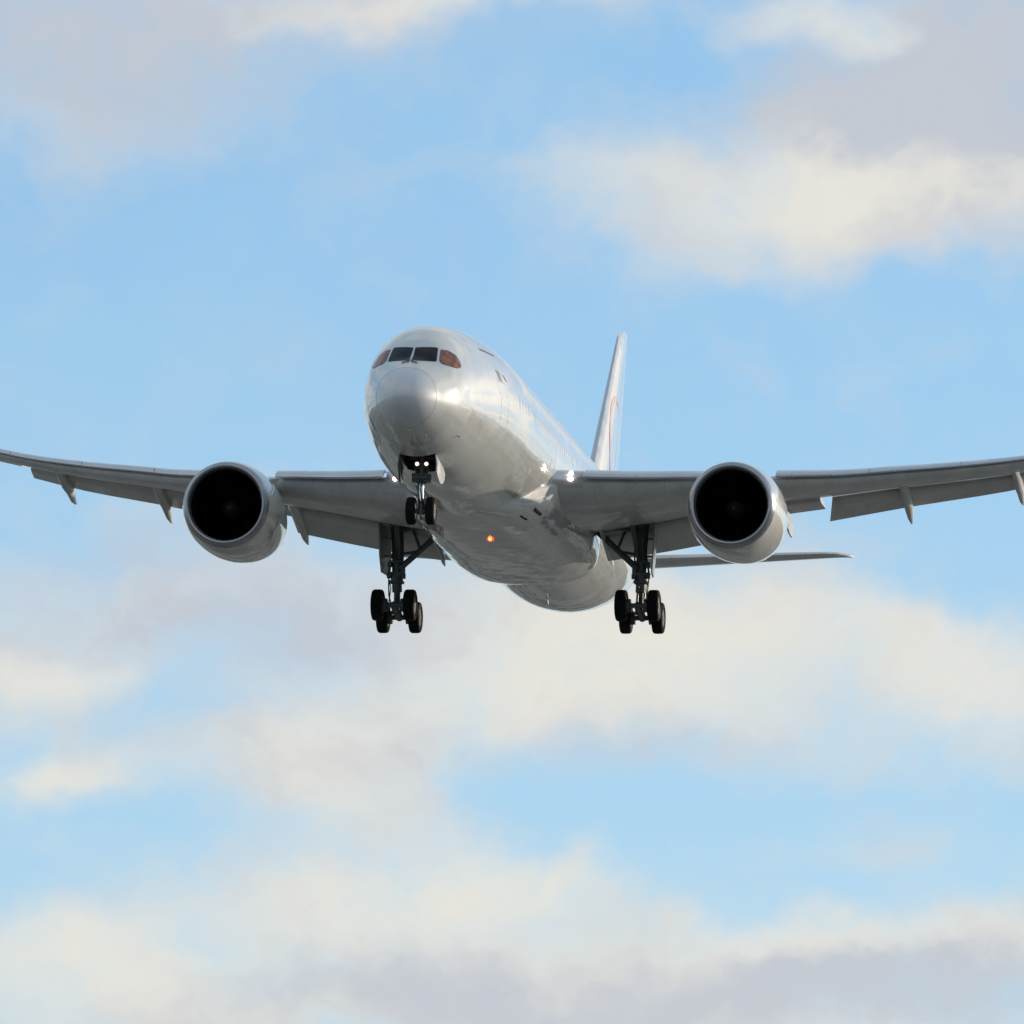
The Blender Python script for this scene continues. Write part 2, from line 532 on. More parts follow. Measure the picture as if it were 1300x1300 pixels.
# nose gear bay: an open box above the hole in the belly
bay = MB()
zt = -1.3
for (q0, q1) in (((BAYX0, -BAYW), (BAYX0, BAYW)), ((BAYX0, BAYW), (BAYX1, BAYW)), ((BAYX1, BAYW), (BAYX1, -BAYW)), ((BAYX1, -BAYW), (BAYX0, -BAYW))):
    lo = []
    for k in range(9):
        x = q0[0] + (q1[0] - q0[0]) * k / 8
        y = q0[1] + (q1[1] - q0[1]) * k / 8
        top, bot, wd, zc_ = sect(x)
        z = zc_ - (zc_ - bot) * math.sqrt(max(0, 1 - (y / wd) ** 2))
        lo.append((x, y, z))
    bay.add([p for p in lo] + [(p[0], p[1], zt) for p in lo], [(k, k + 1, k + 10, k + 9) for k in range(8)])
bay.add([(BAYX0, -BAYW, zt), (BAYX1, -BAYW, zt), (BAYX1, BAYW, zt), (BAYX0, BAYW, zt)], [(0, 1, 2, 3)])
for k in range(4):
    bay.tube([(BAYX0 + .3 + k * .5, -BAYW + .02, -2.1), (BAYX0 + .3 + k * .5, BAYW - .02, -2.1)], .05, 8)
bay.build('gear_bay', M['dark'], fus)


def patch(mb, outline, off, rings=7, mi=0):
    """outline: (x, th) points; fills it with concentric rings on the fuselage skin"""
    o = np.array(outline, float)
    c_ = o.mean(0)
    n = len(o)
    vs_ = [skin(*c_, off)]
    for r in range(1, rings + 1):
        for q in o:
            p = c_ + (q - c_) * r / rings
            vs_.append(skin(p[0], p[1], off))
    fs = [(0, 1 + j, 1 + (j + 1) % n) for j in range(n)]
    for r in range(rings - 1):
        a0, b0 = 1 + r * n, 1 + (r + 1) * n
        fs += [(a0 + j, a0 + (j + 1) % n, b0 + (j + 1) % n, b0 + j) for j in range(n)]
    for q in o:          # a short skirt down into the skin
        vs_.append(skin(q[0], q[1], -.01))
    a0, b0 = 1 + (rings - 1) * n, 1 + rings * n
    fs += [(a0 + j, a0 + (j + 1) % n, b0 + (j + 1) % n, b0 + j) for j in range(n)]
    mb.add(vs_, fs, mi)


def yz_to_skin(y, z):
    """front-view point -> (x, th) on the nose"""
    lo, hi = .0, 13.0
    for _ in range(50):
        x = (lo + hi) / 2
        top, bot, wd, zc_ = sect(x)
        h, e_ = ((top - zc_), 2 / CE) if z >= zc_ else ((zc_ - bot), 2.0)
        if abs(y / wd) ** e_ + abs((z - zc_) / h) ** e_ > 1:
            lo = x
        else:
            hi = x
    top, bot, wd, zc_ = sect(x)
    if z >= zc_:
        return x, math.atan2(((z - zc_) / (top - zc_)) ** (1 / CE), math.copysign(abs(y / wd) ** (1 / CE), y))
    return x, math.atan2((z - zc_) / (zc_ - bot), y / wd)


def round_poly(pts, r=.06, n=5, edge=6):
    out = []
    N = len(pts)
    for i in range(N):
        p0, p1, p2 = [np.array(pts[(i + d) % N], float) for d in (-1, 0, 1)]
        d0, d2 = p0 - p1, p2 - p1
        rr = min(r, np.linalg.norm(d0) * .4, np.linalg.norm(d2) * .4)
        s0, s2 = p1 + d0 / np.linalg.norm(d0) * rr, p1 + d2 / np.linalg.norm(d2) * rr
        for k in range(n + 1):
            t = k / n
            out.append(s0 * (1 - t) ** 2 + 2 * p1 * t * (1 - t) + s2 * t * t)
        nxt = np.array(pts[(i + 1) % N], float)
        for k in range(1, edge):
            out.append(s2 + (nxt + (s2 - p1) * 0 - s2) * k / edge * .93)
    return out


WIN_FRONT = [(.05, 1.40), (.82, 1.445), (.90, .80), (.08, .785)]
WIN_SIDE = [(.955, 1.37), (1.2, 1.365), (1.43, 1.22), (1.57, 1.0), (1.65, .83), (1.635, .73), (1.55, .67), (1.40, .69), (1.13, .735), (1.02, .85)]
for sgn in (1, -1):
    for pts, gl, r in ((WIN_FRONT, 'glass', .07), (WIN_SIDE, 'sglass', .05)):
        mb = MB()
        outl = [yz_to_skin(sgn * y, z) for y, z in round_poly(pts, r)]
        cc = np.array(pts).mean(0)
        big = [cc + (np.array(q) - cc) * (1 + .03 / np.linalg.norm(np.array(q) - cc)) for q in round_poly(pts, r)]
        patch(mb, [yz_to_skin(sgn * y, z) for y, z in big], .003, mi=1)
        patch(mb, outl, .007)
        mb.build('cockpit_window', [M[gl], M['seal']], fus)
    # windscreen wiper, parked at the foot of the centre post
    mb = MB()
    pp = [(.03 * sgn, .76), (.07 * sgn, .70), (.30 * sgn, .64)]
    mb.tube([skin(*yz_to_skin(y, z), .03) for y, z in pp], .022, 6)
    mb.tube([skin(*yz_to_skin(.07 * sgn, .72), .03), skin(*yz_to_skin(.06 * sgn, .90), .03)], .02, 6)
    mb.build('wiper', M['seal'], fus)


def skin_at(x, z, side=1):
    top, bot, wd, zc_ = sect(x)
    if z >= zc_:
        s_ = min(1, (z - zc_) / (top - zc_)) ** (1 / CE)
    else:
        s_ = max(-1, (z - zc_) / (zc_ - bot))
    th = math.asin(s_)
    return (x, th if side > 0 else math.pi - th)


def mark(name, quads, m_, side=1, parent=None, off=.004):
    """painted marking: quads of (x, z) corners laid on the fuselage side"""
    mb = MB()
    for q in quads:
        pts = []
        for i in range(len(q)):
            a, c_ = np.array(q[i], float), np.array(q[(i + 1) % len(q)], float)
            for k in range(4):
                pts.append(a + (c_ - a) * k / 4)
        patch(mb, [skin_at(x, z, side) for x, z in pts], off, 3)
    return mb.build(name, m_, parent or fus)


# ------------------------------------------------------------------ cabin windows and doors (left side, the side in view)
for k in range(64):
    x = 10.9 + k * .62
    if 13.2 < x < 14.0 or 25.4 < x < 26.2 or x > 49.5:
        continue
    mb = MB()
    ol = [(x + .13 * math.copysign(abs(math.cos(t)) ** .6, math.cos(t)), .62 + .22 * math.copysign(abs(math.sin(t)) ** .6, math.sin(t))) for t in np.linspace(0, 2 * math.pi, 16, endpoint=False)]
    patch(mb, [skin_at(px, pz) for px, pz in ol], .003, 2)
    mb.build('cabin_window', M['cabin'], fus)


def door_outline(x0, x1, z0, z1, wdt=.03):
    q = []
    for (xa, za, xb, zb) in ((x0, z0, x1, z0 + wdt), (x0, z1 - wdt, x1, z1), (x0, z0, x0 + wdt, z1), (x1 - wdt, z0, x1, z1)):
        q.append([(xa, za), (xb, za), (xb, zb), (xa, zb)])
    return q


for x0 in (7.7, 19.0, 35.5, 50.0):
    mark('cabin_door', door_outline(x0, x0 + 1.07, -.95, 1.0), M['seam'])
mark('title_marking', [[(7.7, 1.37), (8.2, 1.37), (8.3, .96), (7.85, .96)]], M['ink'])
mark('title_marking', [[(8.55, 1.33), (8.85, 1.31), (9.1, 1.1), (8.8, 1.12)]], M['ink'])
mark('emergency_hatch', [[(6.86, 2.06), (8.85, 2.12), (8.85, 2.05), (6.9, 1.98)]], M['seal'])
mark('static_port', [[(4.1, -.95), (4.55, -.93), (4.55, -.99), (4.1, -1.01)]], M['seam'])
mark('service_panel', [[(15.0, -1.2), (15.5, -1.2), (15.5, -1.42), (15.0, -1.42)]], M['seam'])
mark('service_panel', [[(17.6, -.9), (18.0, -.9), (18.0, -1.05), (17.6, -1.05)]], M['seam'])
mark('service_panel', [[(15.6, -1.85), (16.1, -1.85), (16.1, -2.1), (15.6, -2.1)]], M['seam'])
for (y, z) in ((-.57, -2.01), (.06, -2.1), (.61, -2.0), (1.55, -1.75)):
    mb = MB()
    x_, th_ = yz_to_skin(y, z)
    q0 = skin(x_, th_, 0.0)
    q1 = skin(x_, th_, .10)
    mb.tube([q0, q1, q1 + np.array([-.12, 0, 0])], [.03, .022, .015], 8)
    mb.build('pitot_probe', M['seam'], fus)

# blade antennas under the aft belly and on the crown
for (x, th, h) in ((38.3, -math.pi / 2 + .05, .22), (13.0, -math.pi / 2 + .02, .3), (28.0, math.pi / 2, .35)):
    mb = MB()
    q0 = skin(x, th)
    sg = math.copysign(1, math.sin(th))
    mb.slab([(x - .2, q0[1] - .02, q0[2] - sg * .03), (x + .25, q0[1] - .02, q0[2] - sg * .03), (x + .35, q0[1] - .02, q0[2] + sg * h), (x + .12, q0[1] - .02, q0[2] + sg * h)], (0, .04, 0))
    mb.build('antenna', M['ndoor'], fus, smooth=False)

# ------------------------------------------------------------------ belly fairing
FAIR = [(14.6, -2.7, .5, -2.93), (16, -2.2, 1.6, -2.975), (17.6, -1.8, 2.3, -3.03), (19, -1.4, 2.7, -3.09), (20.5, -1.1, 2.95, -3.14), (22.5, -.8, 3.02, -3.2), (26, -.7, 3.16, -3.24), (30, -.9, 3.16, -3.22),
        (32.3, -1.2, 3.04, -3.16), (33.6, -1.5, 2.9, -3.08), (34.6, -1.8, 2.6, -2.97), (35.6, -2.0, 2.0, -2.8)]
ffn = [pchip([q[0] for q in FAIR], [q[i] for q in FAIR]) for i in (1, 2, 3)]
fr = MB()
rings = []
for x in list(np.linspace(14.6, 36 - .4, 36)):
    zt_, wd, zb = [f(x) for f in ffn]
    mid = min(zt_, -1.0)
    ring = []
    for t in np.linspace(0, -math.pi, 33):
        c_, s_ = math.cos(t), math.sin(t)
        n_ = 2.7
        ring.append((x, wd * math.copysign(abs(c_) ** (2 / n_), c_), zt_ + (zt_ - zb) * -abs(s_) ** (2 / n_)))
    ring.append((x, -wd * .8, zt_ + .4))
    ring.append((x, wd * .8, zt_ + .4))
    rings.append(ring)
fr.loft(rings)
fair = fr.build('belly_fairing', M['belly'])
mb = MB()
bc = np.array([20.7, 0.38, -3.13])
for nm, r, h, mm in (('beacon_light', .15, .12, 'redlamp'),):
    mb.lathe([(0.03, r), (-h * .5, r * .9), (-h * .85, r * .6), (-h, .02)], bc, 'z', 20)
    bo = mb.build(nm, M[mm], fair)
mb = MB()
mb.lathe([(-.08, .005), (-.06, .05), (-.02, .075), (.02, .075), (.06, .05), (.08, .005)], (bc[0] - .14, bc[1] + .0, bc[2] - .035), 'z', 14)
mb.build('beacon_core', M['redcore'], fair)


def fair_pt(x, y, off=.006):
    zt_, wd, zb = [f(x) for f in ffn]
    s_ = (1 - min(.999, abs(y) / wd) ** 2.7) ** (1 / 2.7)
    return np.array([x, y, zt_ + (zt_ - zb) * -s_ - off])


for (x0, x1, ya, yb) in ((18.4, 19.5, 2.36, 2.44), (17.8, 18.7, 1.92, 1.99)):
    for sg in (1, -1):
        mb = MB()
        N = 6
        vs_ = []
        for i in range(N + 1):
            x = x0 + (x1 - x0) * i / N
            for j in range(5):
                y = sg * (ya + (yb - ya) * j / 4 + .12 * i / N)
                p = fair_pt(x, y, .012)
                vs_.append(p)
        mb.add(vs_, [(i * 5 + j, i * 5 + j + 1, i * 5 + j + 6, i * 5 + j + 5) for i in range(N) for j in range(4)])
        mb.build('air_inlet', M['dark'], fair)  # flat dark sheet on the skin; the opening's shade is its colour

# ------------------------------------------------------------------ wings
zL = pchip([0, 2.5, 4.4, 6, 7.6, 9.2, 11.3, 13.3, 15, 17.5, 20, 21.65, 25, 28, 30], [-.5, -.44, -.32, -.18, 0, .17, .42, .66, .97, 1.42, 1.95, 2.4, 3.4, 4.45, 5.4])
zH = pchip([0, 3, 5, 6.4, 8.4, 9.9, 12.4, 14.5, 19, 21.2, 25, 28, 30], [-1.6, -1.38, -1.06, -.76, -.38, -.1, .36, .8, 1.64, 2.2, 3.25, 4.3, 5.3])


def xle(y):
    base = 20.4 + .69 * (y - 2.9)
    return base + (max(0, y - 27.3) ** 1.7) * .75


def xte(y):
    if y < 9.9:
        return 32.0 + .6 * (y - 2.9) / 7
    return 32.6 + .41 * (y - 9.9) + (max(0, y - 27.3) ** 1.6) * .45


def kf(y):
    return float(np.interp(y, [0, 3, 10, 20, 27, 30], [1.12, 1.1, .92, .62, .42, .25]))


def wing_ring(y, sg, xend=None):
    k = kf(y)
    x0, z0 = xle(y) + .22 * k, zL(y) - .43 * k
    xe = (xte(y) - .95) if xend is None else xend
    x1, z1 = xe, zH(y) + .06
    c_ = x1 - x0
    tl = float(np.interp(y, [0, 3, 10, 20, 30], [.085, .083, .072, .065, .05])) * c_
    tu = float(np.interp(y, [0, 3, 10, 20, 30], [.05, .05, .055, .06, .05])) * c_
    ss = [1, .9, .78, .65, .5, .36, .24, .14, .07, .03, .008, 0, .008, .03, .07, .14, .24, .36, .5, .65, .78, .9, 1]
    pts = []
    for i, s in enumerate(ss):
        sh = (2.969 * math.sqrt(s) - 1.26 * s - 3.516 * s * s + 2.843 * s ** 3 - 1.036 * s ** 4)
        up = i < 11
        t_ = tu if up else tl
        zz = z0 + (z1 - z0) * s + (t_ * sh if up else -t_ * sh)
        if s == 1:
            zz += .05 if up else -.05
        pts.append((x0 + c_ * s, sg * y, zz))
    return pts


LIGHTS = []
for sg in (1, -1):
    mb = MB()
    ys = [.6, 2.0, 2.9, 3.6, 4.5, 5.5, 6.5, 7.5, 8.7, 9.9, 11, 12, 13.3, 15, 17, 19, 21.3, 23, 25, 26.5, 27.6, 28.5, 29.3, 30]
    mb.loft([wing_ring(y, sg, xend=(xte(y) - .95) if y < 26.5 else xte(y) - .3) for y in ys])
    wing = mb.build('wing', M['wing'], sharp=60)

    # slats
    OUT = [(.78, .03), (.5, .05), (.25, .03), (.0, -.04), (-.22, -.14), (-.37, -.25), (-.42, -.31), (-.39, -.36), (-.28, -.37), (-.18, -.33), (-.05, -.24), (.12, -.14), (.4, -.05), (.78, -.01)]
    for (ya, yb) in ((3.95, 8.75), (10.9, 14.3), (14.33, 17.7), (17.73, 21.1), (21.13, 24.3), (24.33, 27.2)):
        s_ = MB()
        s_.loft([[(xle(y) + u * kf(y), sg * y, zL(y) + v * kf(y)) for u, v in OUT] for y in np.linspace(ya, yb, 9)])
        s_.build('slat', M['slat'], wing, sharp=60)
    # fixed leading edge at the root with the landing lights
    s_ = MB()
    s_.loft([[(xle(y) + u * kf(y) + .1, sg * y, zL(y) + v * kf(y)) for u, v in [(.9, .05), (.4, .03), (.1, -.08), (-.02, -.25), (.0, -.45), (.15, -.62), (.6, -.75), (.9, -.5)]] for y in np.linspace(2.4, 3.85, 5)])
    s_.build('root_leading_edge', M['slat'], wing, sharp=60)
    lz = zL(3.45)
    for dz_ in (-.14, -.38):
        l_ = MB()
        l_.lathe([(0, .082), (-.05, .078), (-.09, .045), (-.10, .01)], (xle(3.45) + .06, sg * 3.47, lz + dz_), 'x', 18)
        l_.build('landing_light', M['lamp'], wing)

    # trailing edge surfaces
    def te_surface(name, ya, yb, zf, xo, m_, thick=.2, drop=0.0, ext=0.0, n=9, la=None, lb=None):
        la, lb = ya if la is None else la, yb if lb is None else lb
        f_ = MB()
        rr = []
        for u_ in np.linspace(0, 1, n):
            yl, y = la + (lb - la) * u_, ya + (yb - ya) * u_
            x0, z0 = xte(yl) - .92 + ext, zH(yl) - .02 - drop
            x1, z1 = xte(y) + xo, zf(y)
            L = math.hypot(x1 - x0, z1 - z0)
            dx_, dz_ = (x1 - x0) / L, (z1 - z0) / L
            nx_, nz_ = -dz_, dx_       # upward normal
            th_ = thick
            prof = [(1.0, .006), (.7, .35), (.4, .75), (.18, .9), (.05, .6), (0, .1), (.02, -.35), (.1, -.55), (.3, -.5), (.6, -.25), (1.0, -.006)]
            rr.append([(x0 + dx_ * L * s + nx_ * th_ * t, sg * (yl + (y - yl) * s), z0 + dz_ * L * s + nz_ * th_ * t) for s, t in prof])
        f_.loft(rr)
        return f_.build(name, m_, wing, sharp=60)

    zfi = pchip([2.9, 3.4, 4.84, 7, 9.4], [-2.26, -2.17, -1.92, -1.5, -.98])
    zfl = pchip([9.5, 10.6, 11.9], [-.34, -.12, .15])
    zfo = pchip([12.05, 15, 19, 21.2], [-.35, .4, 1.33, 1.97])
    zfa = pchip([21.3, 22.8, 26], [2.3, 2.72, 3.62])
    te_surface('flap', 3.3, 9.4, zfi, 1.2, M['flap'], .24, .02, -.12)
    te_surface('flaperon', 9.5, 11.88, zfl, 1.2, M['flap'], .2, -.02)
    te_surface('flap', 12.05, 21.2, zfo, 1.2, M['flap'], .2, .03, -.06, la=12.36, lb=20.9)
    te_surface('aileron', 21.35, 26.3, zfa, .5, M['flap'], .14, -.02)

    # flap track fairings
    for (y, tipz, hw, tipx) in ((9.12, -1.34, .24, 2.2), (15.13, -.14, .21, 2.2), (19.45, .92, .18, 2.2), (3.42, -2.24, .09, 2.1)):
        f_ = MB()
        rr = []
        zu = zH(y) - .05
        st = [(-3.4, .03, .08, .02), (-3.0, .28, .16, .14), (-2.2, .62, .20, .32), (-1.2, .95, .16, .46), (-.4, 1.0, .02, .52), (.5, .9, -.3, .52), (1.3, .6, None, .40), (1.9, .25, None, .18), (tipx, .03, None, .02)]
        for (dx_, wf, dz_, hh) in st:
            ztop = zu + dz_ if dz_ is not None else None
            tt = max(0.0, (dx_ + .4) / (tipx + .4))
            if ztop is None or dx_ > 0:
                ztop = (zu) + (tipz + .03 - zu) * tt ** 1.05 + .28 * (1 - tt)
            cy = ztop - hh * .5
            rr.append([(xte(y) + dx_, sg * y + hw * wf * math.copysign(abs(math.cos(t)) ** .8, math.cos(t)), cy + hh * .62 * math.sin(t)) for t in np.linspace(0, 2 * math.pi, 16, endpoint=False)])
        f_.loft(rr)
        f_.build('flap_track_fairing', M['wing'], wing)
    # flaperon hinge cover, blunt ended
    f_ = MB()
    f_.loft([[(xte(10.5) + dx_, sg * (10.5 + .06 * a_x), z + .0) for a_x, z in ((-1, zz0), (1, zz0), (.4 if dx_ > 0 else 1, zz1), (-.6, zz1))] for dx_, zz0, zz1 in ((-1.6, -.05, -.4), (-.3, -.05, -.75), (1.0, -.25, -.95), (1.9, -.5, -1.0))])
    f_.build('hinge_cover', M['wing'], wing)

# ------------------------------------------------------------------ engines
EX, EY, EZ = 19.4, 9.91, -1.97
for sg in (1, -1):
    cen = (EX, sg * EY, EZ)
    # fan cowl (outer skin), inner duct
    outer = [(.28, 1.70), (.6, 1.775), (1.1, 1.845), (1.8, 1.885), (2.6, 1.885), (3.4, 1.84), (4.2, 1.755), (5.0, 1.64), (5.6, 1.535), (6.0, 1.46)]
    inner = [(6.0, 1.44), (5.4, 1.46), (4.6, 1.47)]
    mb = MB()
    n = 96
    rings = []
    for a, r in outer + inner:
        ring = []
        for i in range(n):
            t = 2 * math.pi * i / n
            aa = a
            if a >= 5.99:
                aa = a - .22 * abs(((i / n * 20) % 1) - .5) * 2 + .1
            ring.append((cen[0] + aa, cen[1] + r * math.cos(t), cen[2] + r * math.sin(t) * (1.0 if math.sin(t) > 0 else .985)))
        rings.append(ring)
    mb.loft(rings, caps=False)
    eng = mb.build('engine', M['cowl'])
    mb = MB()
    mb.lathe([(.28, 1.70), (.16, 1.655), (.07, 1.605), (.02, 1.56), (0, 1.52), (.02, 1.475), (.08, 1.435), (.2, 1.40), (.3, 1.388)], cen, 'x', 96)
    # only the skin, no caps
    mb.f = [f for f in mb.f if len(f) == 4]; mb.mi = [0] * len(mb.f)
    mb.build('inlet_lip', M['lip'], eng)
    mb = MB()
    mb.lathe([(.3, 1.388), (.6, 1.385), (1.2, 1.40), (1.9, 1.42), (2.1, 1.42), (2.1, .2)], cen, 'x', 72)
    mb.f = [f for f in mb.f if len(f) == 4]; mb.mi = [0] * len(mb.f)
    mb.build('inlet_duct', M['duct'], eng)
    mb = MB()
    for i in range(18):
        t0 = 2 * math.pi * i / 18
        vs_ = []
        for j, r in enumerate((.38, .7, 1.05, 1.39)):
            tw = .25 + .55 * j / 3
            ch = .22
            for s in (-1, 1):
                t = t0 + s * ch * math.sin(tw) * .9 / r * .9 + .05 * j
                vs_.append((cen[0] + 1.62 + s * ch * math.cos(tw) - .05 * j * (j < 3), cen[1] + r * math.cos(t), cen[2] + r * math.sin(t)))
        mb.add(vs_, [(0, 1, 3, 2), (2, 3, 5, 4), (4, 5, 7, 6)])
    mb.build('fan', M['blade'], eng, recalc=False)
    mb = MB()
    mb.lathe([(.95, .01), (1.0, .08), (1.15, .2), (1.4, .33), (1.7, .4), (2.0, .42)], cen, 'x', 40)
    mb.build('spinner', M['spin'], eng)
    mb = MB()
    mb.lathe([(4.4, 1.0), (5.4, 1.02), (6.4, .88), (7.3, .68), (7.28, .62), (6.6, .6)], cen, 'x', 48)
    mb.lathe([(6.6, .5), (7.3, .42), (8.2, .22), (8.7, .03)], cen, 'x', 32)
    mb.build('core_nozzle', M['hot'], eng)
    # pylon
    mb = MB()
    rings = []
    for dx_, zb, ztp, hw in ((1.9, 1.7, 1.86, .05), (2.6, 1.6, 1.98, .2), (3.6, 1.4, 2.0, .24), (5.0, 1.1, 1.92, .26), (6.2, .8, 1.75, .26), (8.0, .85, 1.65, .24), (10.0, 1.2, 1.7, .1)):
        rings.append([(EX + dx_, sg * EY + hw * a, EZ + z) for a, z in ((-1, zb), (-1, (zb + ztp) / 2), (-.75, ztp - .03), (0, ztp), (.75, ztp - .03), (1, (zb + ztp) / 2), (1, zb))])
    mb.loft(rings)
    mb.build('pylon', M['cowl'], eng)
    # chine on the inboard side of the cowl
    mb = MB()
    t = rad(40)
    c0 = np.array(cen)
    d_ = np.array([0, -sg * math.cos(t), math.sin(t)])
    mb.slab([c0 + np.array([1.6, 0, 0]) + d_ * 1.86, c0 + np.array([2.9, 0, 0]) + d_ * 1.86, c0 + np.array([2.9, 0, 0]) + d_ * 2.2, c0 + np.array([2.4, 0, 0]) + d_ * 2.16], (0, .03 * math.sin(t) * sg, .03 * math.cos(t)))
    mb.build('chine', M['cowl'], eng, smooth=False)

# ------------------------------------------------------------------ tail fin
def foil(x0, x1, t, n=9):
    s = (1 - np.cos(np.linspace(0, math.pi, n))) / 2
    up = [(x0 + (x1 - x0) * a, t * (x1 - x0) * (2.969 * math.sqrt(a) - 1.26 * a - 3.516 * a * a + 2.843 * a ** 3 - 1.036 * a ** 4)) for a in s]
    return up[::-1] + [(x, -v) for x, v in up[1:-1]]


FZ0, FZ1 = 2.0, 11.85


def fin_x(z):
    t = (z - 2.9) / (11.75 - 2.9)
    return 49.9 + (59.55 - 49.9) * t, 59.0 + (62.1 - 59.0) * t


mb = MB()
rings = []
for z in list(np.linspace(FZ0, 11.3, 10)) + [11.55, 11.72, 11.82]:
    x0, x1 = fin_x(z)
    if z > 11.3:
        u = (z - 11.3) / .55
        x0 += 1.3 * u ** 2.4
    rings.append([(x, v, z) for x, v in foil(x0, x1, .042 if z < 11.4 else .034)])
mb.loft(rings)
fin = mb.build('tail_fin', M['paint'])
mb = MB()
rings = []
for z in np.linspace(3.0, 11.3, 12):
    x0, x1 = fin_x(z)
    pr = foil(x0, x1, .0435, 41)
    sel_ = [q for q in pr if q[0] < x0 + .03 * (x1 - x0)]
    sel_.sort(key=lambda q: q[1])
    rings.append([(x - .012, v, z) for x, v in sel_])
mb.loft(rings, closed=False, caps=False)
mb.build('fin_leading_edge', M['slat'], fin)


def fin_pt(x, z, side, off=.006):
    x0, x1 = fin_x(z)
    a = (x - x0) / (x1 - x0)
    v = .042 * (x1 - x0) * (2.969 * math.sqrt(max(a, 0)) - 1.26 * a - 3.516 * a * a + 2.843 * a ** 3 - 1.036 * a ** 4)
    return (x, side * (v + off), z)


# red ring emblem painted on both faces of the fin (an open arc)
for side in (1, -1):
    mb = MB()
    cx_, cz_, ra = 57.3, 5.6, 2.8
    N = 40
    vs_ = []
    for i in range(N + 1):
        t = rad(62) + rad(236) * i / N
        wv_ = 1.0 - .75 * abs(i / N - .5) * 2
        for r in (ra, ra - .5 * wv_):
            vs_.append(fin_pt(cx_ + r * math.cos(t) * .8, cz_ + r * math.sin(t), side))
    mb.add(vs_, [(2 * i, 2 * i + 1, 2 * i + 3, 2 * i + 2) for i in range(N)])
    mb.build('fin_emblem', M['red'], fin, recalc=False)
mb = MB()
for z0_, z1_ in ((3.2, 10.9),):
    for side in (1, -1):
        vs_ = []
        for i in range(13):
            z = z0_ + (z1_ - z0_) * i / 12
            x0, x1 = fin_x(z)
            for f_ in (.67, .677):
                vs_.append(fin_pt(x0 + (x1 - x0) * f_, z, side, .004))
        mb.add(vs_, [(2 * i, 2 * i + 1, 2 * i + 3, 2 * i + 2) for i in range(12)])
mb.build('rudder_seam', M['seam'], fin, recalc=False)

# ------------------------------------------------------------------ tailplane
for sg in (1, -1):
    mb = MB()
    rings = []
    for y in [0.6, 1.5, 3, 5, 7, 9, 9.5, 9.85, 10.05]:
        x0 = 54.3 + .64 * (y - 1.5) + max(0, y - 9.3) ** 1.5 * 1.6
        x1 = 59.9 + .26 * (y - 1.5)
        za = .98 + .126 * (y - 1.5)
        zb = 1.40 + .1 * (y - 1.5)
        rings.append([(x, sg * y, za + (zb - za) * (x - x0) / (x1 - x0) + v) for x, v in foil(x0, x1, .045)])
    mb.loft(rings)
    mb.build('tailplane', M['wing'])


# ------------------------------------------------------------------ landing gear
def tyre(cen, R_, W_, parent):
    mb = MB()
    prof = []
    r0 = R_ * .56
    for a, r in ((-.40, r0), (-.48, R_ * .68), (-.5, R_ * .8), (-.46, R_ * .91), (-.36, R_ * .98), (-.2, R_), (-.19, R_ * .985), (-.15, R_ * .985), (-.14, R_), (.14, R_), (.15, R_ * .985), (.19, R_ * .985), (.2, R_), (.36, R_ * .98), (.46, R_ * .91), (.5, R_ * .8), (.48, R_ * .68), (.40, r0)):
        prof.append((a * W_, r))
    mb.lathe(prof, cen, 'y', 48, closed=True)
    mb.build('tyre', M['rubber'], parent)
    mb = MB()
    for s in (-1, 1):
        mb.lathe([(s * .40 * W_, r0 + .005), (s * .34 * W_, r0 * .86), (s * .2 * W_, r0 * .7), (s * .22 * W_, r0 * .4), (s * .42 * W_, r0 * .34), (s * .44 * W_, .01)], cen, 'y', 32)
    mb.build('wheel_rim', M['rim'], parent)


# nose gear
NX, NZ = 5.4, -4.36
mb = MB()
mb.tube([(NX - .1, 0, -1.5), (NX - .02, 0, -3.2)], .15, 16)
mb.tube([(NX - .02, 0, -3.2), (NX - .02, 0, -3.32)], .2, 16)
mb.box((NX - .3, -.34, -3.28), (NX + .1, .34, -2.98))
mb.tube([(NX - .25, -.3, -3.12), (NX - .25, .3, -3.12)], .13, 12)
mb.tube([(NX + .02, -.17, -2.3), (NX + .02, -.17, -3.0)], .06, 8)
mb.tube([(NX + .02, .17, -2.3), (NX + .02, .17, -3.0)], .06, 8)
mb.tube([(NX, 0, -4.0), (NX, 0, -4.5)], .13, 14)
mb.tube([(NX, -.5, NZ), (NX, .5, NZ)], .09, 12)
mb.tube([(NX - .05, -.45, -2.35), (NX - .05, .45, -2.35)], .07, 8)
for s in (-1, 1):
    mb.tube([(NX + .1, s * .1, -2.9), (NX + 1.7, s * .45, -2.0)], .06, 8)
    mb.tube([(NX - .26, s * .06, -3.2), (NX - .55, s * .05, -3.62), (NX - .12, s * .06, -4.1)], .035, 6)
    mb.tube([(NX - .15, s * .2, -2.4), (NX - .2, s * .24, -2.75), (NX - .15, s * .2, -3.05)], .02, 6)
ng = mb.build('nose_gear', M['gear'], sharp=35, bevel=.0)
mb = MB()
mb.tube([(NX - .01, 0.0, -3.25), (NX, 0.0, -4.05)], .085, 16)
mb.build('piston', M['chrome'], ng)
